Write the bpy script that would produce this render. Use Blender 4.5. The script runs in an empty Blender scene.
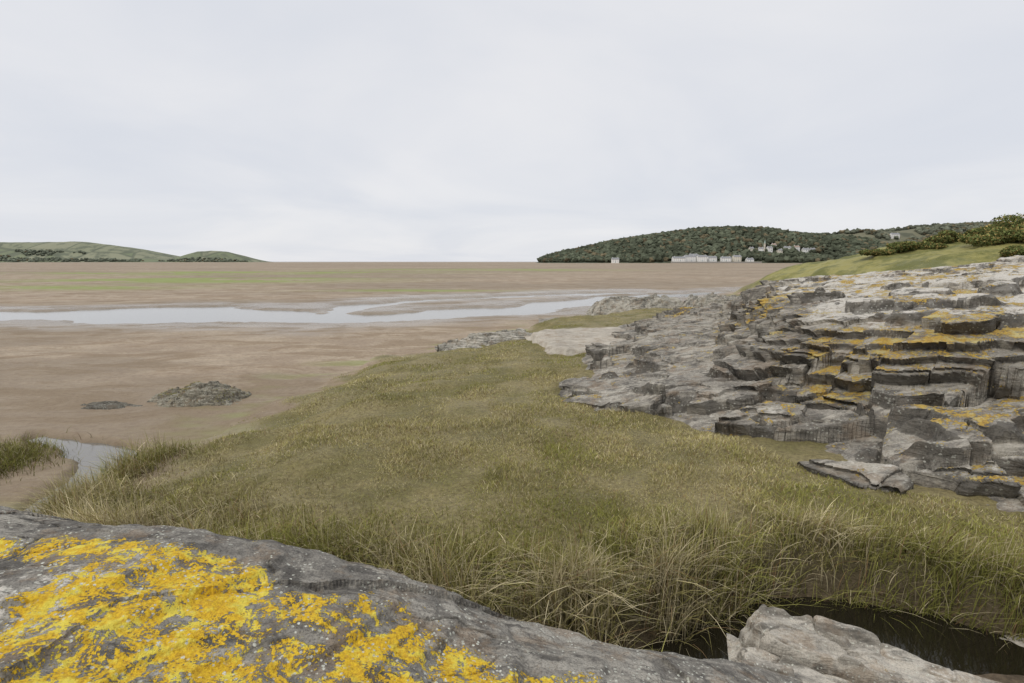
import bpy, math
import numpy as np
rng = np.random.default_rng(7)
scene = bpy.context.scene
V = scene.view_settings
V.view_transform = 'Standard'; V.look = 'None'; V.exposure = 0; V.gamma = 1

# ------------------------------------------------------------ noise helpers
def _h(ix, iy, iz, seed):
    n = (ix * 374761393 + iy * 668265263 + iz * 1274126177 + seed * 974711) & 0x7fffffff
    n = ((n ^ (n >> 13)) * 1274126177) & 0x7fffffff
    n = ((n ^ (n >> 16)) * 668265263) & 0x7fffffff
    return ((n ^ (n >> 15)) & 0xffffff) / float(0xffffff)
def vnoise(x, y, seed=0):
    x, y = np.broadcast_arrays(np.asarray(x, float), np.asarray(y, float))
    ix = np.floor(x).astype(np.int64); iy = np.floor(y).astype(np.int64)
    fx = x - ix; fy = y - iy
    fx = fx**3 * (fx * (fx * 6 - 15) + 10); fy = fy**3 * (fy * (fy * 6 - 15) + 10)
    a = _h(ix, iy, 0, seed); b = _h(ix + 1, iy, 0, seed)
    c = _h(ix, iy + 1, 0, seed); d = _h(ix + 1, iy + 1, 0, seed)
    return ((a * (1 - fx) + b * fx) * (1 - fy) + (c * (1 - fx) + d * fx) * fy) * 2 - 1
def fbm(x, y, o=4, seed=0, gain=0.5):
    s = 0; a = 1; t = 0
    for i in range(o):
        ang = 0.6 * i
        xr = x * math.cos(ang) - y * math.sin(ang); yr = x * math.sin(ang) + y * math.cos(ang)
        s = s + a * vnoise(xr * 2**i + 17.3 * i, yr * 2**i - 9.1 * i, seed + i); t += a; a *= gain
    return s / t
def cells(x, y, seed=0):
    ix = np.floor(x).astype(np.int64); iy = np.floor(y).astype(np.int64)
    d1 = np.full(x.shape, 9.0); d2 = np.full(x.shape, 9.0); val = np.zeros(x.shape)
    for dx in (-1, 0, 1):
        for dy in (-1, 0, 1):
            cx = ix + dx; cy = iy + dy
            px = cx + _h(cx, cy, 1, seed); py = cy + _h(cx, cy, 2, seed)
            d = np.hypot(px - x, py - y); v = _h(cx, cy, 3, seed)
            m = d < d1
            d2 = np.where(m, d1, np.minimum(d2, d)); val = np.where(m, v, val); d1 = np.where(m, d, d1)
    return val, d2 - d1
def sstep(a, b, x):
    t = np.clip((x - a) / (b - a), 0, 1); return t * t * (3 - 2 * t)
def dpoly(x, y, pts, w=None):
    best = np.full(np.shape(x), 1e9); ww = np.zeros(np.shape(x))
    for i in range(len(pts) - 1):
        ax, ay = pts[i]; bx, by = pts[i + 1]
        L = (bx - ax)**2 + (by - ay)**2
        t = np.clip(((x - ax) * (bx - ax) + (y - ay) * (by - ay)) / L, 0, 1)
        d = np.hypot(x - ax - t * (bx - ax), y - ay - t * (by - ay))
        m = d < best
        best = np.where(m, d, best)
        if w is not None: ww = np.where(m, w[i] * (1 - t) + w[i + 1] * t, ww)
    return best, ww
def sdist(x, y, poly):
    d, _ = dpoly(x, y, poly + [poly[0]])
    ins = np.zeros(np.shape(x), bool); n = len(poly)
    for i in range(n):
        ax, ay = poly[i]; bx, by = poly[(i + 1) % n]
        if ay == by: continue
        c = ((ay > y) != (by > y)) & (x < (bx - ax) * (y - ay) / (by - ay) + ax)
        ins ^= c
    return np.where(ins, d, -d)

# ------------------------------------------------------------ mesh helpers
def make_mesh(name, verts, quads=None, tris=None, mat=None, smooth=True, attrs=None, parent=None):
    me = bpy.data.meshes.new(name)
    verts = np.asarray(verts, np.float32)
    parts = []; tot = []
    if quads is not None and len(quads): parts.append(np.asarray(quads).ravel()); tot.append(np.full(len(quads), 4))
    if tris is not None and len(tris): parts.append(np.asarray(tris).ravel()); tot.append(np.full(len(tris), 3))
    li = np.concatenate(parts).astype(np.int32); tot = np.concatenate(tot).astype(np.int32)
    st = np.concatenate([[0], np.cumsum(tot)[:-1]]).astype(np.int32)
    me.vertices.add(len(verts)); me.vertices.foreach_set('co', verts.ravel())
    me.loops.add(len(li)); me.loops.foreach_set('vertex_index', li)
    me.polygons.add(len(tot)); me.polygons.foreach_set('loop_start', st); me.polygons.foreach_set('loop_total', tot)
    me.polygons.foreach_set('use_smooth', np.full(len(tot), smooth))
    me.update(calc_edges=True)
    for k, a in (attrs or {}).items():
        a = np.asarray(a, np.float32)
        at = me.attributes.new(k, 'FLOAT_COLOR', 'POINT')
        c = np.ones((len(verts), 4), np.float32); c[:, :a.shape[1]] = a
        at.data.foreach_set('color', c.ravel())
    ob = bpy.data.objects.new(name, me); scene.collection.objects.link(ob)
    if mat: me.materials.append(mat)
    if parent: ob.parent = parent
    return ob
def gridq(nu, nv, closeu=False):
    i = np.arange(nu if closeu else nu - 1); j = np.arange(nv - 1)
    I, J = np.meshgrid(i, j, indexing='ij'); I2 = (I + 1) % nu
    return np.stack([I * nv + J, I2 * nv + J, I2 * nv + J + 1, I * nv + J + 1], -1).reshape(-1, 4)

# ------------------------------------------------------------ node helpers
class NT:
    def __init__(s, name, diffuse=False):
        s.m = bpy.data.materials.new(name); s.m.use_nodes = True; s.t = s.m.node_tree
        s.t.nodes.clear()
        s.out = s.t.nodes.new('ShaderNodeOutputMaterial'); s.diff = diffuse
        s.b = s.t.nodes.new('ShaderNodeBsdfDiffuse' if diffuse else 'ShaderNodeBsdfPrincipled'); s.t.links.new(s.b.outputs[0], s.out.inputs[0])
    def set(s, inp, v):
        if isinstance(v, bpy.types.NodeSocket): s.t.links.new(v, inp)
        elif isinstance(v, (tuple, list)) and len(v) == 3 and inp.type == 'RGBA': inp.default_value = (*v, 1)
        else: inp.default_value = v
    def n(s, typ, **k):
        nd = s.t.nodes.new(typ)
        for a, v in k.items(): setattr(nd, a, v)
        return nd
    def co(s, scale=(1, 1, 1), rot=(0, 0, 0)):
        tc = s.n('ShaderNodeTexCoord'); mp = s.n('ShaderNodeMapping')
        s.t.links.new(tc.outputs['Object'], mp.inputs[0]); mp.inputs['Scale'].default_value = scale; mp.inputs['Rotation'].default_value = rot
        return mp.outputs[0]
    def noise(s, vec, scale, detail=5, rough=.55, dist=0):
        nd = s.n('ShaderNodeTexNoise'); s.set(nd.inputs['Vector'], vec)
        nd.inputs['Scale'].default_value = scale; nd.inputs['Detail'].default_value = detail
        nd.inputs['Roughness'].default_value = rough; nd.inputs['Distortion'].default_value = dist
        return nd.outputs['Fac']
    def voro(s, vec, scale, feature='F1', out='Distance'):
        nd = s.n('ShaderNodeTexVoronoi', feature=feature); s.set(nd.inputs['Vector'], vec); nd.inputs['Scale'].default_value = scale
        return nd.outputs[out]
    def ramp(s, f, a, b, lo=0., hi=1.):
        nd = s.n('ShaderNodeMapRange', interpolation_type='SMOOTHSTEP'); s.set(nd.inputs[0], f)
        for i, v in zip((1, 2, 3, 4), (a, b, lo, hi)): nd.inputs[i].default_value = v
        return nd.outputs[0]
    def math(s, op, a, b=0.):
        nd = s.n('ShaderNodeMath', operation=op); s.set(nd.inputs[0], a); s.set(nd.inputs[1], b); return nd.outputs[0]
    def mix(s, f, a, b, mode='MIX'):
        nd = s.n('ShaderNodeMix', data_type='RGBA', blend_type=mode); s.set(nd.inputs[0], f); s.set(nd.inputs[6], a); s.set(nd.inputs[7], b); return nd.outputs[2]
    def attr(s, name):
        nd = s.n('ShaderNodeAttribute', attribute_name=name); sp = s.n('ShaderNodeSeparateColor')
        s.t.links.new(nd.outputs['Color'], sp.inputs[0]); return nd.outputs['Color'], sp.outputs[0], sp.outputs[1], sp.outputs[2]
    def up(s):
        ge = s.n('ShaderNodeNewGeometry'); sp = s.n('ShaderNodeSeparateXYZ'); s.t.links.new(ge.outputs['True Normal'], sp.inputs[0]); return sp.outputs[2]
    def bump(s, h, strength, dist, prev=None):
        nd = s.n('ShaderNodeBump'); s.set(nd.inputs['Height'], h); nd.inputs['Strength'].default_value = strength; nd.inputs['Distance'].default_value = dist
        if prev is not None: s.set(nd.inputs['Normal'], prev)
        return nd.outputs[0]
    def fin(s, col, rough=.9, normal=None, spec=.3):
        if s.diff: s.set(s.b.inputs[0], col)
        else: s.set(s.b.inputs['Base Color'], col); s.set(s.b.inputs['Roughness'], rough); s.set(s.b.inputs['Specular IOR Level'], spec)
        if normal is not None: s.set(s.b.inputs['Normal'], normal)
        return s.m

# ------------------------------------------------------------ world, sun, camera
SUN_EL, SUN_AZ = 50, 235
w = bpy.data.worlds.new('World'); scene.world = w; w.use_nodes = True
t = w.node_tree; t.nodes.clear(); L = t.links.new
out = t.nodes.new('ShaderNodeOutputWorld'); bg = t.nodes.new('ShaderNodeBackground'); L(bg.outputs[0], out.inputs[0])
sky = t.nodes.new('ShaderNodeTexSky'); sky.sky_type = 'NISHITA'; sky.sun_disc = False
sky.sun_elevation = math.radians(SUN_EL); sky.sun_rotation = math.radians(SUN_AZ)
tc = t.nodes.new('ShaderNodeTexCoord'); sx = t.nodes.new('ShaderNodeSeparateXYZ'); L(tc.outputs['Generated'], sx.inputs[0])
def wm(op, a, b=0.):
    nd = t.nodes.new('ShaderNodeMath'); nd.operation = op
    for i, v in enumerate((a, b)):
        if isinstance(v, bpy.types.NodeSocket): L(v, nd.inputs[i])
        else: nd.inputs[i].default_value = v
    return nd.outputs[0]
den = wm('ADD', wm('MAXIMUM', sx.outputs[2], 0.0), 0.16)
cb = t.nodes.new('ShaderNodeCombineXYZ'); L(wm('DIVIDE', sx.outputs[0], den), cb.inputs[0]); L(wm('DIVIDE', sx.outputs[1], den), cb.inputs[1])
nz = t.nodes.new('ShaderNodeTexNoise'); L(cb.outputs[0], nz.inputs['Vector']); nz.inputs['Scale'].default_value = .6; nz.inputs['Detail'].default_value = 5; nz.inputs['Roughness'].default_value = .5; nz.inputs['Distortion'].default_value = .5
mr = t.nodes.new('ShaderNodeMapRange'); mr.interpolation_type = 'SMOOTHSTEP'; L(nz.outputs['Fac'], mr.inputs[0]); mr.inputs[1].default_value = .3; mr.inputs[2].default_value = .7
mx = t.nodes.new('ShaderNodeMix'); mx.data_type = 'RGBA'; L(mr.outputs[0], mx.inputs[0])
mx.inputs[6].default_value = (7.2, 7.45, 8.05, 1); mx.inputs[7].default_value = (8.5, 8.5, 8.7, 1)
mx2 = t.nodes.new('ShaderNodeMix'); mx2.data_type = 'RGBA'; mx2.inputs[0].default_value = .95
L(sky.outputs[0], mx2.inputs[6]); L(mx.outputs[2], mx2.inputs[7])
L(mx2.outputs[2], bg.inputs[0]); bg.inputs[1].default_value = .1

sl = bpy.data.lights.new('sun', 'SUN'); sl.energy = 1.5; sl.angle = math.radians(12); sl.color = (1, .95, .87)
so = bpy.data.objects.new('sun', sl); scene.collection.objects.link(so)
so.rotation_euler = (math.radians(90 - SUN_EL), 0, math.radians(180 - SUN_AZ))

cam = bpy.data.cameras.new('camera'); co = bpy.data.objects.new('camera', cam); scene.collection.objects.link(co)
co.location = (0, 0, 3.5); co.rotation_euler = (math.radians(90 - 8.93), 0, 0)
cam.lens = 18; cam.sensor_width = 36; cam.clip_end = 40000; cam.clip_start = .05
scene.camera = co

# ------------------------------------------------------------ terrain definition
MARSH = [(-7.0, 7.8), (-7.3, 10.8), (-7.5, 14.7), (-7.0, 17.4), (-4.8, 22.5), (-2.0, 27), (1.9, 35), (16, 47), (30, 60), (60, 75), (160, 90), (160, -30), (-5, -30), (-10, 2), (-9, 6)]
TRENCH = [(9, 4.1), (6.5, 4.5), (5, 4.8), (3.6, 5.0), (2.6, 4.85), (1.5, 4.4), (0, 4.0), (-4, 4.6), (-7, 6.2), (-8.2, 8.0), (-8.5, 9.6), (-9.1, 11.2), (-12, 12.3)]
TW = [.0, .05, .28, .5, .5, .3, .2, .2, .25, .20, .16, .2, .05]
RIVER = [(-160, 60), (-80, 45), (-42, 42), (-33, 44), (-21, 42.7), (-12.8, 40.4), (-6.9, 42.7), (.8, 48.3), (10, 58.6), (18, 66.4), (40, 78), (90, 95)]
RW = [7, 4.5, 3.6, 6.5, 5, 2.8, 3.2, 3.8, 4.4, 3.2, 3, 3]
RIVER2 = [(-15, 42), (-16, 52), (-9, 60), (0, 65), (8, 69), (18, 74)]
R2W = [1.5, 1.8, 1.6, 1.8, 2.2, 2.]
def terrain(x, y, full=False):
    r = np.hypot(x, y)
    sd = sdist(x, y, MARSH) + fbm(x / 3.2, y / 3.2, 4, 11) * np.clip(.5 + r / 18, .6, 2.4)
    z = -.8 + .62 * sstep(-.8, 4.5, sd) + .12 * sstep(-.25, .15, sd) + .06 * sstep(4, 10, sd)
    gm = sstep(-.8, 2.4, sd + 1.1 * fbm(x * 1.1, y * 1.1, 3, 31))
    z = z + gm * (.15 * fbm(x / 1.8, y / 1.8, 3, 3) + .05 * fbm(x * 2.2, y * 2.2, 3, 5))
    sand = 1 - gm
    z = z + sand * (.05 * fbm(x / 9, y / 4, 3, 8) + .018 * fbm(x * .9, y * 2.0, 3, 9)) * sstep(5, 20, r)
    z = z + .10 * fbm(x / 60, y / 22, 3, 41) * sstep(22, 60, r) * sand
    d, ww = dpoly(x, y, TRENCH, TW)
    d = d + .22 * fbm(x * 1.3, y * 1.3, 3, 21)
    tr = 1 - sstep(ww - .05, ww + .42, d)
    z = z - tr * np.where(x < -6, .33, .72 * np.where(z > -.6, 1, .5))
    z = z - .25 * sstep(4.9, 4.3, y) * (x > 1.5) * (1 - tr) * (y > 0)
    wob = fbm(x / 7, y / 3.5, 5, 51, .6) * 3.4
    d1, w1 = dpoly(x, y, RIVER, RW); d2, w2 = dpoly(x, y, RIVER2, R2W)
    e = np.minimum(d1 - w1 + wob, d2 - w2 + wob * .5)
    rv = 1 - sstep(-1.6, 1.6, e); damp = 1 - sstep(0, 9, e + 3 * fbm(x / 12, y / 5, 3, 55))
    z = z - .34 * rv - .05 * damp
    z = z - 3 * sstep(2300, 3300, r)
    hill = (3.7 * sstep(19, 31, x + 2.0 * fbm(x / 8, y / 8, 3, 61)) + .19 * np.clip(x - 30, 0, 60)) * sstep(18, 38, y) * (1 - sstep(47, 68, y))
    hill = hill * (1 + .08 * fbm(x / 6, y / 6, 3, 62)) + .35 * sstep(16, 24, x) * sstep(20, 30, y) * fbm(x / 3, y / 3, 4, 63) * (1 - sstep(60, 75, y))
    z = z + hill
    if not full: return z
    alg = np.exp(-((x + 80) / 20)**2 - ((y - 84) / 6)**2) + np.exp(-((x + 72) / 32)**2 - ((y - 118) / 13)**2) + .9 * np.exp(-((x + 110) / 60)**2 - ((y - 190) / 25)**2) + .6 * np.exp(-((x + 20) / 60)**2 - ((y - 260) / 35)**2) + .5 * np.exp(-((x + 14) / 12)**2 - ((y - 75) / 4)**2)
    alg = np.clip(alg * 2.2 * sstep(-.35, .2, fbm(x / 22, y / 5, 4, 71)), 0, 1)
    alg = np.clip(alg + .6 * sstep(-3.5, -.5, sd) * sand * sstep(.0, .5, fbm(x / 3, y / 1.2, 4, 73)), 0, 1)
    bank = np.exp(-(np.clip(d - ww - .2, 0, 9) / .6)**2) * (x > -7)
    tr = np.maximum(tr, sstep(4.9, 4.5, y) * (x > 1.5) * (y > 0))
    return z, gm, tr, np.clip(damp, 0, 1), alg, sstep(.3, 2.2, hill), bank

az = np.concatenate([np.linspace(-56, 56, 620), np.linspace(56, 304, 64)[1:-1]]) * math.pi / 180
rr = np.concatenate([np.exp(np.linspace(math.log(.3), math.log(3.5), 24))[:-1], np.exp(np.linspace(math.log(3.5), math.log(90), 560))[:-1], np.exp(np.linspace(math.log(90), math.log(25000), 200))])
A, R = np.meshgrid(az, rr, indexing='ij'); X = R * np.sin(A); Y = R * np.cos(A)
Z, gm, tr, damp, alg, hl, bk = terrain(X, Y, True)
Z = np.where(R < 2.2, -.6, Z)

g = NT('ground_material')
c = g.co(); cs = g.co((.2, .45, 1)); cf = g.co((.012, .04, 1), (0, 0, .12)); crp = g.co((1.2, 5, 1), (0, 0, .25))
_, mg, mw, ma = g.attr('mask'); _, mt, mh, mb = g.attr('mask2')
n1 = g.noise(cs, 1.1, 7, .7, .8); n2 = g.noise(cf, 1.0, 7, .7, .5); n3 = g.noise(c, 6, 6, .8); n4 = g.noise(c, .3, 6, .7); rip = g.noise(crp, 1.3, 3, .6, .6)
sand = g.mix(g.ramp(n4, .35, .65), (.325, .245, .165), (.45, .36, .255))
sand = g.mix(g.ramp(n1, .47, .60, 0, .65), sand, (.255, .19, .125))
sand = g.mix(g.ramp(n2, .45, .56), sand, g.mix(.65, sand, (.23, .18, .12)))
sand = g.mix(g.ramp(n3, .46, .66, 0, .65), sand, (.19, .135, .09))
sand = g.mix(g.ramp(rip, .48, .6, 0, .35), sand, (.22, .165, .11))
sand = g.mix(g.math('MULTIPLY', mw, .7), sand, (.235, .195, .145))
sand = g.mix(ma, sand, (.24, .275, .075))
gA = g.noise(c, .55, 4, .6); gB = g.noise(c, 14, 4, .75)
gr = g.mix(g.ramp(gA, .38, .62), (.20, .18, .068), (.32, .27, .13))
gr = g.mix(g.ramp(gB, .3, .65, .75, 0.), gr, (.11, .085, .04))
gr = g.mix(mh, gr, g.mix(g.ramp(g.noise(c, .3, 5, .7), .42, .58), (.31, .285, .10), (.15, .155, .05)))
gr = g.mix(g.math('MULTIPLY', mb, .85), gr, (.075, .06, .03))  # shade between the sedge blades painted into the bank's ground colour
edge = g.math('ADD', mg, g.math('MULTIPLY', g.math('SUBTRACT', gB, .5), .9))
col = g.mix(g.ramp(edge, .25, .75), sand, gr)
mud = g.mix(g.ramp(n3, .3, .7), (.07, .05, .03), (.20, .15, .095))
col = g.mix(mt, col, mud)
rough = g.math('MAXIMUM', g.math('SUBTRACT', g.math('SUBTRACT', .92, g.math('MULTIPLY', mw, .6)), g.ramp(n1, .47, .6, .3, 0)), .22)
b = g.bump(g.math('ADD', g.math('ADD', n1, g.math('MULTIPLY', rip, .3)), g.math('MULTIPLY', n3, .35)), .7, .12); b = g.bump(g.math('MULTIPLY', gB, mg), .8, .06, b)
gmat = g.fin(col, rough, b, .3)
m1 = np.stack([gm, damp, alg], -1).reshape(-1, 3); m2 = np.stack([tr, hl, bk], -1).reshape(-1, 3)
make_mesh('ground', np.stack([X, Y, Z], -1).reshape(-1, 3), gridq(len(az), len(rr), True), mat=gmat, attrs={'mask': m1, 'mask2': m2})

# ------------------------------------------------------------ water
def water_mat(name, colr, rough, bs, bd, spec=.5):
    wtr = NT(name); n = wtr.noise(wtr.co((1, 2.2, 1)), bs, 3, .5)
    return wtr.fin(colr, rough, wtr.bump(n, .25, bd), spec)
wm1 = water_mat('river_water_material', (.22, .21, .185), .12, 1.2, .03, 1.0)
def disc(name, r, z, mat, cx=0, cy=0, n=96):
    a = np.linspace(0, 2 * math.pi, n, endpoint=False)
    v = np.concatenate([[[cx, cy, z]], np.stack([cx + r * np.cos(a), cy + r * np.sin(a), a * 0 + z], -1)])
    tr_ = np.stack([np.zeros(n), 1 + np.arange(n), 1 + (np.arange(n) + 1) % n], -1)
    return make_mesh(name, v, tris=tr_, mat=mat)
disc('river_water', 25000, -1.03, wm1)
wm2 = water_mat('pool_water_material', (.015, .013, .008), .04, 5, .006, .6)
def strip(name, pts, hw, z, mat):
    v = []
    for i, (px, py) in enumerate(pts):
        a = pts[max(i - 1, 0)]; b2 = pts[min(i + 1, len(pts) - 1)]
        dx, dy = b2[0] - a[0], b2[1] - a[1]; l = math.hypot(dx, dy)
        v += [(px - dy / l * hw, py + dx / l * hw, z), (px + dy / l * hw, py - dx / l * hw, z)]
    q = [(2 * i, 2 * i + 1, 2 * i + 3, 2 * i + 2) for i in range(len(pts) - 1)]
    return make_mesh(name, v, q, mat=mat)
strip('pool_water', TRENCH[:8], 1.0, -.53, wm2)
wm3 = water_mat('creek_water_material', (.16, .15, .13), .1, 4, .01, 1.0)
strip('creek_water', TRENCH[8:13], .8, -.91, wm3)

# ------------------------------------------------------------ rock material
def rock_mat(name, base, pale, dark, sc=1.0, tilt=(0, 0, 0), stretch=6, pale_amt=(.45, .65), lichen=(.62, .36, .03), lsc=1.0, bumpd=.02, spots=.85, fdark=.6, lup=.25):
    k = NT(name); c = k.co(); s = k.co((1, 1, stretch), tilt); flat = k.co((.5, 2.0, 2), (0, 0, .35))
    _, li, de, wh = k.attr('mask'); upz = k.up()
    a = k.noise(s, 1.1 * sc, 5, .65, .3); b_ = k.noise(c, 4 * sc, 6, .72); f = k.noise(c, 38 * sc, 3, .75); m = k.noise(flat, 3 * sc, 5, .65, .6); big = k.noise(c, .7 * sc, 3, .6)
    col = k.mix(k.ramp(a, .38, .62), dark, base)
    col = k.mix(k.ramp(b_, .42, .62), col, k.mix(.55, col, pale))
    col = k.mix(k.ramp(k.math('ADD', k.math('MULTIPLY', m, .6), k.math('MULTIPLY', big, .4)), *pale_amt), col, pale)
    col = k.mix(k.ramp(k.noise(c, 1.7 * sc, 4, .7), .50, .64, 0, .45), col, (.26, .18, .11))
    w_ = k.math('ADD', wh, k.math('ADD', k.math('MULTIPLY', k.math('SUBTRACT', b_, .5), 1.7), k.math('MULTIPLY', k.math('SUBTRACT', big, .5), 1.0)))
    w_ = k.math('SUBTRACT', w_, k.ramp(upz, .35, .8, .25, 0))
    col = k.mix(k.ramp(w_, .40, .66), col, (.61, .575, .51))
    col = k.mix(k.ramp(f, .45, .68, 0, fdark), col, k.mix(.7, col, (.03, .028, .025)))
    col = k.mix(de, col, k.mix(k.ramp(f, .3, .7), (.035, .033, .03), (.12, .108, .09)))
    l1 = k.noise(c, 2.6 * lsc, 7, .75, .5); l2 = k.noise(c, 30 * lsc, 3, .7)
    lm = k.math('ADD', li, k.math('ADD', k.math('MULTIPLY', k.math('SUBTRACT', l1, .5), 2.6), k.math('MULTIPLY', k.math('SUBTRACT', l2, .5), .9)))
    lm = k.math('SUBTRACT', lm, k.ramp(upz, .3, .75, lup, 0))
    lmask = k.ramp(lm, .50, .56)
    lc = k.mix(k.ramp(l2, .35, .65), (lichen[0] * .68, lichen[1] * .60, lichen[2]), lichen)
    lc = k.mix(k.ramp(b_, .48, .62), lc, (lichen[0] * .98, lichen[1] * 1.22, lichen[2] * 3))
    col = k.mix(lmask, col, lc)
    sp = k.voro(c, 17 * lsc, 'F1'); spr = k.noise(c, 2.9 * lsc, 3, .6)
    sm = k.math('MULTIPLY', k.ramp(k.math('ADD', sp, k.math('MULTIPLY', l2, .6)), .50, .60, 1, 0), k.ramp(spr, .47, .56))
    col = k.mix(k.math('MULTIPLY', sm, spots), col, k.mix(k.ramp(f, .4, .6), (.42, .43, .36), (.68, .68, .60)))
    hgt = k.math('ADD', k.math('ADD', k.math('MULTIPLY', a, 3.), k.math('MULTIPLY', m, 1.5)), k.math('ADD', k.math('MULTIPLY', f, .45), k.math('MULTIPLY', b_, 1.2)))
    hgt = k.math('ADD', hgt, k.math('MULTIPLY', lmask, k.math('MULTIPLY', l2, .9)))
    return k.fin(col, .88, k.bump(hgt, .9, bumpd), .25)

# ------------------------------------------------------------ strata stepping
def strata(seed, tmin, tmax, lo=-4, hi=8, pw=1.):
    r = np.random.default_rng(seed); e = [lo]
    while e[-1] < hi: e.append(e[-1] + tmin + (tmax - tmin) * r.random()**pw)
    return np.array(e)
def step(s, e, riser=.22, lift=.25):
    i = np.clip(np.searchsorted(e, s) - 1, 0, len(e) - 2); t0 = e[i]; T = e[i + 1] - t0; f = (s - t0) / T
    tread = 1 - riser
    outv = np.where(f < tread, f / tread * lift, lift + (1 - lift) * sstep(tread, 1, f))
    prof = np.where(f < tread, 1 - f / tread, (f - tread) / riser)
    return t0 + outv * T, prof, T, np.where(f >= tread, 1., 0.)

# ------------------------------------------------------------ big outcrop
PA = [(1.3, 12.6), (3.0, 11.5), (4.5, 9.8), (5.0, 7.9), (6.1, 7.1), (7.2, 6.5), (9, 5.6), (14, 4), (24, 8), (30, 20), (26, 30), (14, 33), (8.5, 29), (5.4, 25), (3.4, 20.5), (2.4, 18), (1.8, 15)]
PB = [(14, 5.5), (11, 7.6), (9.3, 8.9), (7.6, 10.0), (6.3, 11.3), (6.0, 12.4), (6.8, 14.5), (8.0, 18), (9.5, 22), (13, 28), (26, 30), (30, 20), (24, 8)]
az = np.linspace(3, 62, 1000) * math.pi / 180; rr = np.exp(np.linspace(math.log(7.2), math.log(37), 780))
A, R = np.meshgrid(az, rr, indexing='ij'); X = R * np.sin(A); Y = R * np.cos(A)
ca, sa = math.cos(.45), math.sin(.45)
def outcrop_base(x, y, off=0., full=False):
    wx = x + .45 * fbm(x / 1.9, y / 1.9, 4, 101); wy = y + .45 * fbm(x / 1.9, y / 1.9, 4, 107)
    dA = sdist(wx, wy, PA); dB = sdist(wx, wy, PB)
    plat = np.clip(.30 + .11 * (x - 1.5), .25, 1.05)
    h = -.5 + .55 * sstep(-.5, .25, dA) + plat * (.45 * sstep(0, 1.1, dA + off * .7) + .55 * sstep(.6, 3.2, dA + off))
    h = h + 1.2 * sstep(-.8, 1.4, dB + off) + .145 * np.clip(dB - .4, 0, 8.5)
    if full: return h, dA, dB
    return h
wv = .35 * fbm(X / 1.4, Y / 1.4, 3, 150)
bx = (X * ca - Y * sa) + wv; by = (X * sa + Y * ca) + .3 * fbm(X / 2, Y / 2, 2, 151)
cv, ce = cells(bx / 2.4, by / 1.0, 5); cv2, ce2 = cells(bx / 1.0, by / .5, 6); cv3, ce3 = cells(bx / 3.6 + 3, by / 2.6, 8)
H0, dA, dB = outcrop_base(X, Y, .60 * (cv - .5) + .22 * (cv2 - .5), True)
inner = sstep(-.3, .4, dA)
calm = 1 - .35 * sstep(1.4, 3.0, dB)
S = H0 + inner * calm * (.24 * (cv - .5) + .09 * (cv2 - .5) + .34 * fbm(X / 2.0, Y / 2.0, 5, 120))
tilt = -.14 * X - .05 * Y + .10 * fbm(X / 5, Y / 5, 2, 155) + inner * (.26 * (cv3 - .5) + .12 * (cv - .5) + .03 * (cv2 - .5))
E = strata(4, .04, .38, pw=1.9)
S2, prof, T, ris = step(S + tilt, E, .2, .3)
Zs = S2 - tilt
E2 = strata(9, .02, .08, pw=1.4); S3, _, _, ris3 = step(Zs + tilt + .05 * fbm(X * .8, Y * .8, 3, 133), E2, .35, .45); Zs = .45 * Zs + .55 * (S3 - tilt)
crk = sstep(-.1, .3, fbm(X / 1.5, Y / 1.5, 2, 140))
Zs = Zs - inner * .07 * (1 - sstep(0, .05, ce)) * (.1 + .9 * crk) - inner * .03 * (1 - sstep(0, .07, ce2)) * crk
Zs = Zs + .05 * fbm(X * 1.8, Y * 1.8, 5, 130) + .010 * fbm(X * 12, Y * 12, 2, 131)
e_ = .5
gx = outcrop_base(X + e_, Y) - outcrop_base(X - e_, Y); gy = outcrop_base(X, Y + e_) - outcrop_base(X, Y - e_)
gm_ = np.hypot(gx, gy); gl = gm_ + .2
amp = np.clip(T * 1.2, .05, .40) * inner * np.clip(gm_ * 1.4, 0, 1) * (1 + .8 * (cv2 - .5) + .5 * fbm(X * 1.5, Y * 1.5, 3, 170))
X2 = X - gx / gl * amp * (prof - .35); Y2 = Y - gy / gl * amp * (prof - .35)
patch = .28 * fbm(X / 1.8, Y / 1.8, 3, 180)
lic = .36 * np.exp(-((dB - .9) / 1.3)**2) * sstep(5.2, 7, X) * (1 - sstep(16, 22, Y)) + .40 * np.exp(-((dA - 1.6) / .9)**2) * sstep(6.0, 7.6, X) + .24 * sstep(1.5, 3, dB)
lic = (lic + .17 * inner + patch) * (1 - .5 * ris)
face = np.clip(gm_ * 1.2, 0, 1)
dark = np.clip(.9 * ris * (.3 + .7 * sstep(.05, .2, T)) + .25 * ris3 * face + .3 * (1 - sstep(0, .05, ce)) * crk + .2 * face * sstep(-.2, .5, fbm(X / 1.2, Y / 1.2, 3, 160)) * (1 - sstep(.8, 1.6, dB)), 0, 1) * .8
white = .60 * sstep(.6, 1.8, dB) + .20 * sstep(0, .4, dA) * (1 - sstep(.6, 1.5, dA)) + .07
rm = rock_mat('outcrop_rock_material', (.235, .215, .185), (.46, .425, .36), (.105, .097, .085), 1.0, (-.05, .14, 0), 7, (.47, .59), (.50, .345, .065), .8, .03, .4)
make_mesh('rock_outcrop', np.stack([X2, Y2, Zs], -1).reshape(-1, 3), gridq(len(az), len(rr)), mat=rm, smooth=False, attrs={'mask': np.stack([lic, dark, white], -1).reshape(-1, 3)})

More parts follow.
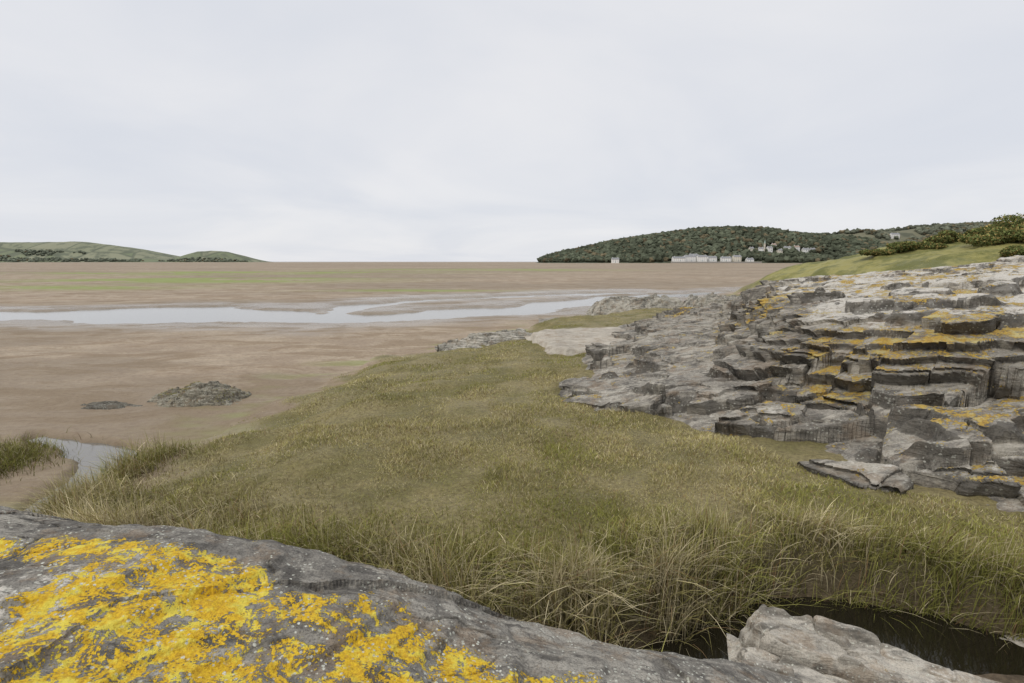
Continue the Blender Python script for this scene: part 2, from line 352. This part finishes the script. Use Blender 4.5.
# ------------------------------------------------------------ foreground lichen rock
xs = np.linspace(-5.2, 3.1, 1000); ys = np.linspace(.5, 4.2, 520)
X, Y = np.meshgrid(xs, ys, indexing='ij')
zt = np.interp(X, [-5.2, -3.3, -1.8, -.67, .55, 1.8, 2.3, 3.1], [2.14, 2.12, 2.03, 1.76, 1.40, .98, .55, -.6])
ye = np.interp(X, [-5.2, -3.3, -1.8, -.67, .55, 1.8, 3.1], [3.35, 3.15, 2.9, 2.82, 2.85, 3.0, 3.0]) + .10 * fbm(X * .9, Y * .3, 3, 201)
u = X * .93 + Y * .36; v = -X * .36 + Y * .93
q = (Y - ye) / .09
Z = zt + .05 * (2.6 - Y) - .12 * np.clip(Y - 2.45, 0, 3) - np.where(q > 30, q, np.log1p(np.exp(np.clip(q, -30, 30)))) * .09 * 2.2
S = Z + .10 * fbm(u * .7, v * 1.6, 4, 210) + .05 * (cells(u * .9, v * 2.3, 12)[0] - .5)
tl = .20 * v + .03 * u
S2, pf, T, ris = step(S + tl, strata(22, .03, .12, -4, 6), .2, .45)
rough_m = sstep(.15, -.25, Y - 2.45 - .12 * fbm(X * 1.5, Y * 1.5, 3, 9))
Z = (S2 - tl) * (.4 + .35 * rough_m) + S * (.6 - .35 * rough_m)
cvf, cef = cells(u * .8 + .3 * fbm(u * 2, v * 2, 4, 16), v * 2.4 + .4 * fbm(u * 2, v * 2, 4, 17), 15)
gate = sstep(.05, .45, fbm(u * 1.1, v * 1.6, 3, 18))
crack = (1 - sstep(0, .03, cef)) * np.maximum(gate, sstep(-1.9, -2.4, X) * .8)
Z = Z - .022 * crack + .014 * fbm(X * 7, Y * 7, 5, 214) + .005 * fbm(X * 30, Y * 30, 3, 215)
upper = np.interp(X, [-5, -2.9, -2.2, -1.5, -.44, .41, .9], [2.50, 2.55, 2.62, 2.45, 2.34, 2.2, 1.85])
lich = .56 * sstep(.10, -.12, Y - upper + .14 * fbm(X * 2, Y * 2, 3, 220)) - .50 * sstep(.45, 1.2, X) - .42 * sstep(-1.9, -2.3, X) * sstep(2.45, 2.2, Y)
lich = np.clip(lich + .02, 0, 1)
dark = .6 * crack
white = .36 * sstep(-1.5, -2.0, X) * rough_m + .06
fm = rock_mat('lichen_rock_material', (.215, .20, .175), (.39, .365, .315), (.105, .097, .086), 2.4, (.2, 0, 0), 3, (.49, .60), (.75, .50, .03), 2.2, .011, 1.0, .85, .08)
make_mesh('lichen_covered_rock', np.stack([X, Y, Z], -1).reshape(-1, 3), gridq(len(xs), len(ys)), mat=fm, smooth=False, attrs={'mask': np.stack([lich, dark, white], -1).reshape(-1, 3)})

# ------------------------------------------------------------ smaller rocks
def small_rock(name, cx, cy, z0, rx, ry, h, rot, seed, mat, n=(200, 120), tmin=.05, tmax=.16, white=.1, lichen=.1, flat=.5, dip=(.1, .1), dark=.0, sq=2.6, wob=.28, blk=.3, plain=0.):
    a = np.linspace(-1.15, 1.15, n[0]); b_ = np.linspace(-1.15, 1.15, n[1]); U, W_ = np.meshgrid(a, b_, indexing='ij')
    c_, s_ = math.cos(rot), math.sin(rot); x = cx + U * rx * c_ - W_ * ry * s_; y = cy + U * rx * s_ + W_ * ry * c_
    rad = (np.abs(U)**sq + np.abs(W_)**sq)**(1 / sq) + wob * fbm(U * 1.7 + seed, W_ * 1.7, 4, seed)
    hh = h * (1 - sstep(flat, 1.05, rad)) + h * dip[0] * U + h * dip[1] * W_
    cv, ce = cells(U * rx / .5 + seed, W_ * ry / .28, seed + 3)
    S = hh + h * blk * (cv - .5) + h * .25 * fbm(U * 2.4, W_ * 2.4, 4, seed + 5)
    S = S - max(.6 * h, .25) * sstep(.9, 1.15, rad) - .1
    tl = .08 * U * rx + .12 * W_ * ry + .3 * h * (cv - .5)
    S2, pf, T, ris = step(S + tl, strata(seed, tmin, tmax, -4, 6), .2, .35)
    ris = ris * (1 - plain)
    Z = (S2 - tl) * (1 - plain) + plain * S - .03 * (1 - sstep(0, .08, ce)) * (1 - plain) + .012 * fbm(x * 6, y * 6, 3, seed)
    m = np.stack([0 * Z + lichen, np.clip(.5 * ris + dark, 0, 1), 0 * Z + white], -1).reshape(-1, 3)
    return make_mesh(name, np.stack([x, y, z0 + Z], -1).reshape(-1, 3), gridq(*n), mat=mat, smooth=False, attrs={'mask': m})
sm = rock_mat('shore_rock_material', (.26, .245, .21), (.50, .47, .40), (.11, .105, .095), 1.5, (.1, 0, 0), 5, (.44, .56), (.35, .28, .09), 1.5, .02)
small_rock('shore_rock', -.2, 24.0, -.20, 2.9, .9, .5, .28, 31, sm, white=.40, wob=.55, flat=.2, plain=.4)
small_rock('shore_rock', 10.2, 41.5, -.5, 4.2, 2.2, 1.1, .1, 43, sm, white=.12, wob=.4, plain=.4)
small_rock('shore_rock', 15.5, 40, -.5, 4, 2, 1.3, .3, 47, sm, white=.12, wob=.4, plain=.4)
small_rock('flat_pale_slab', 3.4, 21.8, .24, 2.2, 2.3, .14, .15, 37, rock_mat('pale_slab_material', (.42, .375, .31), (.52, .475, .40), (.34, .305, .255), 1, (0, 0, 0), 2, (.44, .6), (.4, .3, .1), 1, .008, .3, .4), white=.12, lichen=-.5, flat=.97, blk=.15, wob=.22, dip=(.2, 1.0), plain=.85, tmin=.1, tmax=.2, sq=5)
mossy = rock_mat('weedy_rock_material', (.24, .22, .165), (.42, .39, .31), (.10, .09, .07), 2, (.1, 0, 0), 4, (.46, .60), (.30, .28, .10), 1.6, .03)
small_rock('weedy_rock', -9.8, 15.7, -.78, 1.45, 1.0, .52, .15, 53, mossy, lichen=.28, white=.1, dark=.02, wob=.5, flat=.2, plain=.4)
small_rock('seaweed_patch', -12.3, 14.9, -.74, 1.0, .45, .12, .1, 57, mossy, lichen=.0, white=-.4, dark=.6, n=(120, 70), wob=.6, flat=.2, plain=.6)
slm = rock_mat('slab_rock_material', (.32, .295, .255), (.52, .48, .41), (.15, .14, .12), 2.2, (.1, 0, 0), 4, (.42, .56), (.45, .3, .08), 2, .01)
small_rock('slab_rock', 3.15, 3.72, .12, 1.1, .24, .26, -.34, 61, slm, n=(340, 140), flat=.88, dip=(-.75, .05), lichen=.08, white=.25, tmin=.08, tmax=.2, sq=7, wob=.10, blk=.15, plain=.3)
small_rock('slab_rock', 2.62, 3.28, .10, 1.0, .30, .26, -.38, 67, slm, n=(280, 140), flat=.85, dip=(-.7, .1), lichen=.05, white=.12, sq=6, wob=.12, tmin=.08, tmax=.2, blk=.2, plain=.3)

# ------------------------------------------------------------ grass blades
def blade_mat(name):
    k = NT(name, True); colr, *_ = k.attr('Col'); return k.fin(colr)
def blades(name, x, y, z, h, wd, dirn, lean, colr, k, mat, lo=.7, hi=.45):
    n = len(x); face = rng.uniform(0, math.pi, n); fx, fy = np.cos(face) * wd / 2, np.sin(face) * wd / 2
    vs = []; cs_ = []
    for i in range(k + 1):
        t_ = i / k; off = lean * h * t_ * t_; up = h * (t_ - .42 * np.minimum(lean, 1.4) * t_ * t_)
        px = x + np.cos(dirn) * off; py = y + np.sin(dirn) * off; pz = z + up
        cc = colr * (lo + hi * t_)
        if i < k:
            s_ = 1 - .75 * t_**1.5
            vs += [np.stack([px - fx * s_, py - fy * s_, pz], -1), np.stack([px + fx * s_, py + fy * s_, pz], -1)]; cs_ += [cc, cc]
        else: vs.append(np.stack([px, py, pz], -1)); cs_.append(cc)
    m = 2 * k + 1; v = np.stack(vs, 1).reshape(-1, 3); c_ = np.stack(cs_, 1).reshape(-1, 3); base = np.arange(n)[:, None] * m
    q = [base + np.array([[2 * i, 2 * i + 1, 2 * i + 3, 2 * i + 2]]) for i in range(k - 1)]
    q = np.concatenate(q) if q else None
    tr_ = base + np.array([[2 * k - 2, 2 * k - 1, 2 * k]])
    return make_mesh(name, v, q, tr_, mat=mat, attrs={'Col': c_})
bm = blade_mat('grass_blade_material')
GREEN = np.array([.275, .275, .075]); OLIVE = np.array([.43, .38, .16]); STRAW = np.array([.68, .59, .37]); BROWN = np.array([.29, .19, .10])
def grass_cols(x, y, straw=.2, seed=5, var=1.):
    n = len(x); pn = fbm(x / 2.8, y / 2.0, 3, seed) + .6 * fbm(x * 1.0, y * 1.0, 3, seed + 2)
    f = np.clip(.52 + pn * 1.5 * var + rng.normal(0, .22, n), 0, 1)[:, None]
    c_ = GREEN * (1 - f) + OLIVE * f
    r = rng.random(n)
    c_ = np.where((r < straw * (.4 + 1.3 * f[:, 0]))[:, None], STRAW * rng.uniform(.6, 1.1, (n, 1)), c_)
    c_ = np.where((r > .92)[:, None], BROWN, c_)
    return c_ * rng.uniform(.7, 1.2, (n, 1)) * (1 + .28 * fbm(x / .8, y / .8, 2, seed + 9))[:, None]
N0 = 600000
a_ = rng.uniform(-49, 49, N0) * math.pi / 180; r_ = np.exp(rng.uniform(math.log(4.3), math.log(48), N0))
x = r_ * np.sin(a_); y = r_ * np.cos(a_)
z, gmk, trk, dm, al, hlk, bkk = terrain(x, y, True)
keep = (rng.random(N0) < gmk**1.5 * .98) & (trk < .25) & ((sdist(x, y, PA) < .12) | ((r_ > 27))) & ~((np.abs(x - 3.4) < 1.9) & (np.abs(y - 21.8) < 1.9))
x, y, z, r_, hlk, gmk = x[keep], y[keep], z[keep], r_[keep], hlk[keep], gmk[keep]
n = len(x); tuft = np.clip(.5 + 1.1 * fbm(x / .9, y / .9, 3, 77), .05, 1.4)
h = (.025 + .08 * tuft) * rng.uniform(.6, 1.3, n) * (.5 + .5 * gmk) * np.clip(1.15 - r_ / 60, .5, 1)
c_ = grass_cols(x, y, .18); c_ = np.where((hlk > .5)[:, None], c_ * np.array([.85, .92, .8]), c_)
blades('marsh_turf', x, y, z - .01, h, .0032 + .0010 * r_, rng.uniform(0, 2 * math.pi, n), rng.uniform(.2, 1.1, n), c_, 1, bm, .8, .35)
N1 = 230000
x = rng.uniform(-8.4, 8.5, N1); y = rng.uniform(3.8, 11, N1)
d, ww = dpoly(x, y, TRENCH, TW)
z, gmk, trk, dm, al, hlk, bkk = terrain(x, y, True)
far = np.interp(x, [-8, -5, -2, 1, 3, 8], [1.0, 1.4, 1.3, .9, .65, .6])
bank = np.exp(-(np.clip(d - ww - .3, 0, 9) / far)**2)
clump = sstep(-.4, .3, fbm(x * 1.6, y * 1.6, 3, 88)) * .75 + .25
keep = (rng.random(N1) < np.clip(bank * (.15 + .9 * clump), 0, 1)) & (trk < .93) & (sdist(x, y, PA) < -.1) & ~((y < 4.9) & (x > 1.2)) & (x > -7.9)
x, y, z, bank, clump = x[keep], y[keep], z[keep], bank[keep], clump[keep]; n = len(x)
h = (.14 + .62 * bank * (.3 + .8 * clump)) * rng.uniform(.45, 1.25, n)
dirn = rng.normal(-math.pi / 2, 1.3, n)
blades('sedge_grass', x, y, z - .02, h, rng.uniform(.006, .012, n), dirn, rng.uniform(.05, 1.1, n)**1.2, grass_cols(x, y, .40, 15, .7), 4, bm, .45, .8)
N2 = 8000; x = rng.normal(-11.4, .6, N2); y = rng.normal(10.3, .6, N2); z = terrain(x, y)
blades('creek_grass', x, y, z - .02, rng.uniform(.10, .42, N2), rng.uniform(.008, .014, N2), rng.uniform(0, 6.28, N2), rng.uniform(.2, 1.2, N2), grass_cols(x, y, .35, 15) * .7, 3, bm)
me = bpy.data.objects['weedy_rock'].data; vv = np.empty(len(me.vertices) * 3, np.float32); me.vertices.foreach_get('co', vv); vv = vv.reshape(-1, 3)
idx = rng.integers(0, len(vv), 9000); p = vv[idx].astype(float); p = p[(p[:, 2] > -.72) & (fbm(p[:, 0] * 1.3, p[:, 1] * 1.3, 2, 71) > .0)]
N3 = len(p); blades('rock_grass', p[:, 0], p[:, 1], p[:, 2] - .01, rng.uniform(.03, .09, N3), rng.uniform(.012, .02, N3), rng.uniform(0, 6.28, N3), rng.uniform(.3, 1.3, N3), grass_cols(p[:, 0], p[:, 1], .15, 15) * .85, 2, bm)

# ------------------------------------------------------------ foliage helpers
def ico(sub):
    import bmesh
    b_ = bmesh.new(); bmesh.ops.create_icosphere(b_, subdivisions=sub, radius=1)
    v = np.array([p.co[:] for p in b_.verts]); f = np.array([[q_.index for q_ in p.verts] for p in b_.faces]); b_.free(); return v, f
IV, IF = ico(2)
def crowns(name, x, y, z, rad, colr, mat, jag=.22, flatz=.85, parent=None):
    n = len(x); m = len(IV)
    jit = 1 + rng.normal(0, jag, (n, m, 1))
    v = IV[None] * jit * rad[:, None, None]; v[..., 2] *= flatz
    v = v + np.stack([x, y, z], -1)[:, None]
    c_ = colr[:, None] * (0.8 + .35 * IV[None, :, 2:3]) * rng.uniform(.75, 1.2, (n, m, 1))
    f = IF[None] + (np.arange(n) * m)[:, None, None]
    return make_mesh(name, v.reshape(-1, 3), tris=f.reshape(-1, 3), mat=mat, smooth=False, attrs={'Col': c_.reshape(-1, 3)}, parent=parent)
k = NT('woodland_material', True); colr, *_ = k.attr('Col'); wood_m = k.fin(colr)

# ------------------------------------------------------------ distant hills
def hill(name, px, pz, y0, yr, y1, mat, seed, namp=.06, nx=260, ny=60):
    xs = np.linspace(px[0], px[-1], nx); ys = np.linspace(y0, y1, ny); X, Y = np.meshgrid(xs, ys, indexing='ij')
    def f(x, y):
        p = np.interp(x, px, pz); s_ = np.where(y < yr, sstep(y0, yr, y)**.8, 1 - sstep(yr, y1, y))
        return -1.6 + p * s_ * (1 + namp * fbm(x / 90, y / 90, 4, seed))
    make_mesh(name, np.stack([X, Y, f(X, Y)], -1).reshape(-1, 3), gridq(nx, ny), mat=mat)
    return f
def field_mat(name, a, b_, c3, sc, hedge=(.14, .155, .12)):
    k = NT(name); v = k.co(); vo = k.n('ShaderNodeTexVoronoi'); k.set(vo.inputs['Vector'], v); vo.inputs['Scale'].default_value = sc
    sp = k.n('ShaderNodeSeparateColor'); k.t.links.new(vo.outputs['Color'], sp.inputs[0])
    ed = k.voro(v, sc, 'DISTANCE_TO_EDGE')
    col = k.mix(k.ramp(sp.outputs[0], .2, .8), a, b_); col = k.mix(k.ramp(k.noise(v, sc * 2.5, 7, .7), .47, .6), col, c3)
    col = k.mix(k.ramp(ed, .02, .05, .7, 0), col, hedge)
    return k.fin(col, .95, None, .1)
fm1 = field_mat('far_fields_material', (.195, .22, .14), (.265, .27, .19), (.15, .165, .12), .008, (.12, .135, .10))  # field and hedge colours lightened to stand for distance haze
HL = hill('green_hill', [-3600, -2900, -2300, -2000, -1765, -1580, -1480, -1414, -1350, -1310], [60, 80, 80, 78, 84, 64, 42, 24, 10, 0], 1880, 2100, 2600, fm1, 301)
HI = hill('low_island_hill', [-1330, -1290, -1219, -1170, -1110, -1050, -1000, -975], [0, 22, 42, 45, 41, 26, 10, 0], 1930, 2020, 2200, fm1, 303)
wf = field_mat('wooded_hill_material', (.08, .09, .06), (.10, .105, .07), (.07, .08, .055), .02)
HR = hill('wooded_headland', [60, 80, 112, 160, 206, 300, 394, 470, 534, 610, 675, 760, 850, 960], [0, 8, 18, 28, 38, 55, 70, 78, 80, 77, 66, 58, 50, 20], 1090, 1260, 1600, wf, 305)
HS = hill('wooded_ridge', [640, 760, 900, 1010, 1100, 1200, 1300, 1386, 1500, 1800, 2300], [10, 60, 78, 88, 92, 100, 104, 104, 100, 110, 90], 1280, 1500, 1900, field_mat('ridge_material', (.15, .15, .105), (.18, .175, .12), (.10, .105, .075), .008, (.10, .11, .08)), 307)
def trees_on(name, f, x0, x1, y0, y1, n, rmin, rmax, seed, dens=None, tone=(.052, .064, .032), autumn=.07):
    x = rng.uniform(x0, x1, n); y = rng.uniform(y0, y1, n); z = f(x, y)
    kp = z > 1.0
    if dens is not None: kp &= dens(x, y)
    x, y, z = x[kp], y[kp], z[kp]; n = len(x); r = rng.uniform(rmin, rmax, n)
    pn = fbm(x / 50, y / 50, 3, seed)[:, None]
    base = np.array(tone) * (1 + .4 * pn) * rng.uniform(.7, 1.35, (n, 1))
    au = np.array([.16, .135, .085]); isau = (rng.random((n, 1)) < autumn + .1 * pn)
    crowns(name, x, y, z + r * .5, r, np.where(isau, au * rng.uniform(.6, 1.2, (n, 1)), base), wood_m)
clear_v = lambda x, y: ~((x > 515) & (x < 680) & (y > 1128) & (y < 1156) & (fbm(x / 12, y / 12, 2, 9) > -.15)) & ~((x > 325) & (x < 540) & (y < 1112))
trees_on('headland_woodland', HR, 70, 950, 1092, 1300, 6400, 4, 8, 401, clear_v, (.092, .104, .072), .12)  # woodland tones, here and below, lightened with painted-in haze
trees_on('ridge_woodland', HS, 660, 1800, 1290, 1540, 7500, 4, 8, 403, lambda x, y: fbm(x / 110, y / 60, 3, 12) > -.25, (.12, .128, .095), .12)
trees_on('hill_woodland', HL, -3000, -1320, 1885, 2010, 3600, 3, 5.5, 405, lambda x, y: (y < 1925) | ((fbm(x / 120, y / 40, 3, 13) > .2) & (y < 1990)), (.145, .16, .12))
trees_on('island_woodland', HI, -1310, -990, 1935, 1975, 420, 2.5, 4.5, 407, lambda x, y: y < 1962, (.145, .16, .12))

# ------------------------------------------------------------ buildings
def pm(name, col, r=.8):
    k = NT(name); n = k.noise(k.co(), .6, 4, .6); return k.fin(k.mix(k.ramp(n, .3, .7), tuple(c * .92 for c in col), col), r, None, .2)
M_white = pm('white_render', (.84, .83, .80)); M_cream = pm('cream_render', (.74, .69, .58))
M_slate = pm('slate_roof', (.27, .275, .285)); M_terra = pm('terracotta_roof', (.36, .27, .22)); M_glass = pm('window_glass', (.16, .17, .18), .2); M_door = pm('door_paint', (.08, .16, .17)); M_green = pm('copper_dome', (.42, .52, .47))
M_stone = pm('quay_stone', (.34, .32, .29))
def box(vs, qs, x0, x1, y0, y1, z0, z1):
    b_ = len(vs); vs += [(x0, y0, z0), (x1, y0, z0), (x1, y1, z0), (x0, y1, z0), (x0, y0, z1), (x1, y0, z1), (x1, y1, z1), (x0, y1, z1)]
    for q_ in [(0, 3, 2, 1), (4, 5, 6, 7), (0, 1, 5, 4), (1, 2, 6, 5), (2, 3, 7, 6), (3, 0, 4, 7)]: qs.append([b_ + i for i in q_])
def house(name, x, y, z, w_, d_, storeys, rot=0, wall=M_white, roof=M_slate, rh=3.6):
    e = bpy.data.objects.new(name, None); scene.collection.objects.link(e); e.location = (x, y, z); e.rotation_euler = (0, 0, rot)
    hgt = storeys * 3.0 + .4; W2, D2 = w_ / 2, d_ / 2
    vs, qs = [], []; box(vs, qs, -W2, W2, -D2, D2, -6, hgt); make_mesh('walls', vs, qs, mat=wall, smooth=False, parent=e)
    make_mesh('gables', [(-W2, -D2, hgt), (-W2, D2, hgt), (-W2, 0, hgt + rh - .3), (W2, -D2, hgt), (W2, D2, hgt), (W2, 0, hgt + rh - .3)], tris=[(0, 2, 1), (3, 4, 5)], mat=wall, smooth=False, parent=e)
    o = .4; hx = W2 + o
    make_mesh('roof', [(-W2 - o, -D2 - o, hgt - .1), (W2 + o, -D2 - o, hgt - .1), (W2 + o, D2 + o, hgt - .1), (-W2 - o, D2 + o, hgt - .1), (-hx, 0, hgt + rh), (hx, 0, hgt + rh)],
              quads=[(0, 1, 5, 4), (2, 3, 4, 5)], mat=roof, smooth=False, parent=e)
    vs, qs = [], []; nwin = max(2, int(w_ / 4))
    for s_ in range(storeys):
        for i in range(nwin):
            cx = -W2 + (i + .5) * w_ / nwin
            if s_ == 0 and i == nwin // 2: continue
            box(vs, qs, cx - .42, cx + .42, -D2 - .04, -D2 + .1, 1.0 + 3 * s_, 2.3 + 3 * s_)
        for sgn in (-1, 1): box(vs, qs, sgn * W2 - .04, sgn * W2 + .04, -.5, .5, 1.0 + 3 * s_, 2.3 + 3 * s_)
    make_mesh('windows', vs, qs, mat=M_glass, smooth=False, parent=e)
    cx = -W2 + (nwin // 2 + .5) * w_ / nwin; vs, qs = [], []; box(vs, qs, cx - .6, cx + .6, -D2 - .05, -D2 + .1, 0, 2.3); make_mesh('door', vs, qs, mat=M_door, smooth=False, parent=e)
    vs, qs = [], []
    for sgn in (-1, 1): box(vs, qs, sgn * W2 * .7 - .45, sgn * W2 * .7 + .45, -.5, .5, hgt + rh * .4, hgt + rh + 1.0)
    make_mesh('chimneys', vs, qs, mat=wall, smooth=False, parent=e)
    return e
for (x, y, zz, w_, st, wl, rf, r) in [(352, 1096, 3, 26, 2, M_white, M_slate, 0), (378, 1104, 3, 24, 3, M_white, M_slate, .1), (402, 1099, 3, 20, 3, M_white, M_slate, 0), (426, 1106, 4, 18, 2, M_white, M_slate, 0), (454, 1102, 3, 20, 2, M_white, M_slate, -.1), (478, 1104, 3, 16, 3, M_cream, M_slate, 0), (504, 1100, 3, 14, 1, M_white, M_slate, 0), (390, 1118, 9, 18, 2, M_white, M_slate, 0)]:
    house('waterfront_house', x, y, zz, w_, 11, st, r, wl, rf)
vs, qs = [], []; box(vs, qs, 335, 525, 1088, 1094, -3, 2.4); make_mesh('quay_wall', vs, qs, mat=M_stone, smooth=False)
house('white_cottage', 216, 1085, .5, 15, 8, 2, 0, M_white, M_slate)
for (x, y, w_, st, wl, rf, r) in [(527, 1146, 9, 1, M_cream, M_slate, .2), (545, 1140, 10, 2, M_white, M_slate, -.2), (566, 1144, 11, 2, M_white, M_slate, .1), (588, 1142, 10, 1, M_cream, M_slate, 0), (606, 1146, 14, 2, M_white, M_slate, -.1), (628, 1150, 13, 2, M_white, M_terra, .2), (648, 1148, 14, 1, M_white, M_slate, 0), (580, 1155, 9, 2, M_white, M_terra, .1), (664, 1150, 10, 1, M_white, M_slate, 0)]:
    z0 = float(HR(np.array([x]), np.array([y]))[0]) + 2; house('village_house', x, y, z0, w_, 8, st, r, wl, rf, 3.2)
house('hill_house', 1040, 1420, float(HS(np.array([1040.]), np.array([1420.]))[0]) + 3, 22, 10, 2, 0, M_white, M_slate)
def tower(x, y):
    z = float(HR(np.array([float(x)]), np.array([float(y)]))[0]) + 2
    e = bpy.data.objects.new('bell_tower', None); scene.collection.objects.link(e); e.location = (x, y, z)
    vs, qs = [], []; box(vs, qs, -1.4, 1.4, -1.4, 1.4, -5, 12); make_mesh('shaft', vs, qs, mat=M_cream, smooth=False, parent=e)
    vs, qs = [], []; box(vs, qs, -1.7, 1.7, -1.7, 1.7, 12, 12.5); box(vs, qs, -1.1, 1.1, -1.1, 1.1, 12.5, 15); make_mesh('belfry', vs, qs, mat=M_cream, smooth=False, parent=e)
    vs, qs = [], []
    for zz in (4, 7): box(vs, qs, -.35, .35, -1.46, -1.3, zz, zz + 1.5)
    box(vs, qs, -.5, .5, -1.16, -1.0, 13, 14.6); make_mesh('openings', vs, qs, mat=M_glass, smooth=False, parent=e)
    make_mesh('spire', [(-1.3, -1.3, 15), (1.3, -1.3, 15), (1.3, 1.3, 15), (-1.3, 1.3, 15), (0, 0, 22)], tris=[(0, 1, 4), (1, 2, 4), (2, 3, 4), (3, 0, 4)], mat=M_green, smooth=False, parent=e)
tower(556, 1146)

# ------------------------------------------------------------ gorse bushes on the near hill
lm = blade_mat('gorse_leaf_material')
def gorse(cx, cy, rx, ry, rz, seed, nl=9000):
    cz = float(terrain(np.array([cx]), np.array([cy]))[0])
    r = np.random.default_rng(seed); lobes = r.normal(0, .42, (14, 3)); lobes[:, 2] = np.abs(lobes[:, 2]) * .8; lr = r.uniform(.28, .5, 14)
    i = r.integers(0, 14, nl); dv = r.normal(0, 1, (nl, 3)); dv /= np.linalg.norm(dv, axis=1)[:, None]
    p = lobes[i] + dv * (lr[i] * r.uniform(.6, 1.08, nl)**.6)[:, None]
    p = p * np.array([rx, ry, rz]) + np.array([cx, cy, cz + .1]); s = r.uniform(.04, .11, nl)[:, None]
    a = r.normal(0, 1, (nl, 3)); b_ = r.normal(0, 1, (nl, 3)); a /= np.linalg.norm(a, axis=1)[:, None]; b_ /= np.linalg.norm(b_, axis=1)[:, None]
    v = np.stack([p - a * s, p + a * s, p + b_ * s * 1.6], 1).reshape(-1, 3)
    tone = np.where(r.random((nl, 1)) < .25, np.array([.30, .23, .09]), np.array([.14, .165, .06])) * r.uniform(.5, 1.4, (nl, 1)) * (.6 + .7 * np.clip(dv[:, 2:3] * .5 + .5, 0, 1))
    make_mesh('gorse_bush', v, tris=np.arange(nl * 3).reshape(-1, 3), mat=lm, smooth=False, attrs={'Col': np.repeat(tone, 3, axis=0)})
for j, (bx_, by_, a, b_, h_) in enumerate([(38.5, 42, 2.2, 1.6, 1.0), (41, 42.5, 2.6, 2, 1.5), (44, 42, 2.8, 2.2, 1.9), (36.0, 38, 2.0, 1.5, .8), (38.5, 36.5, 2.4, 1.6, 1.2), (33, 43, 1.6, 1.2, .6), (36, 43.5, 1.8, 1.3, .7), (48, 43, 3, 2, 2.2), (27, 31, 1.2, .9, .5), (30, 31, 1.5, 1., .6), (30.5, 43, 1.1, .9, .4), (34, 34, 1.6, 1.2, .6)]):
    gorse(bx_, by_, a, b_, h_, 500 + j)
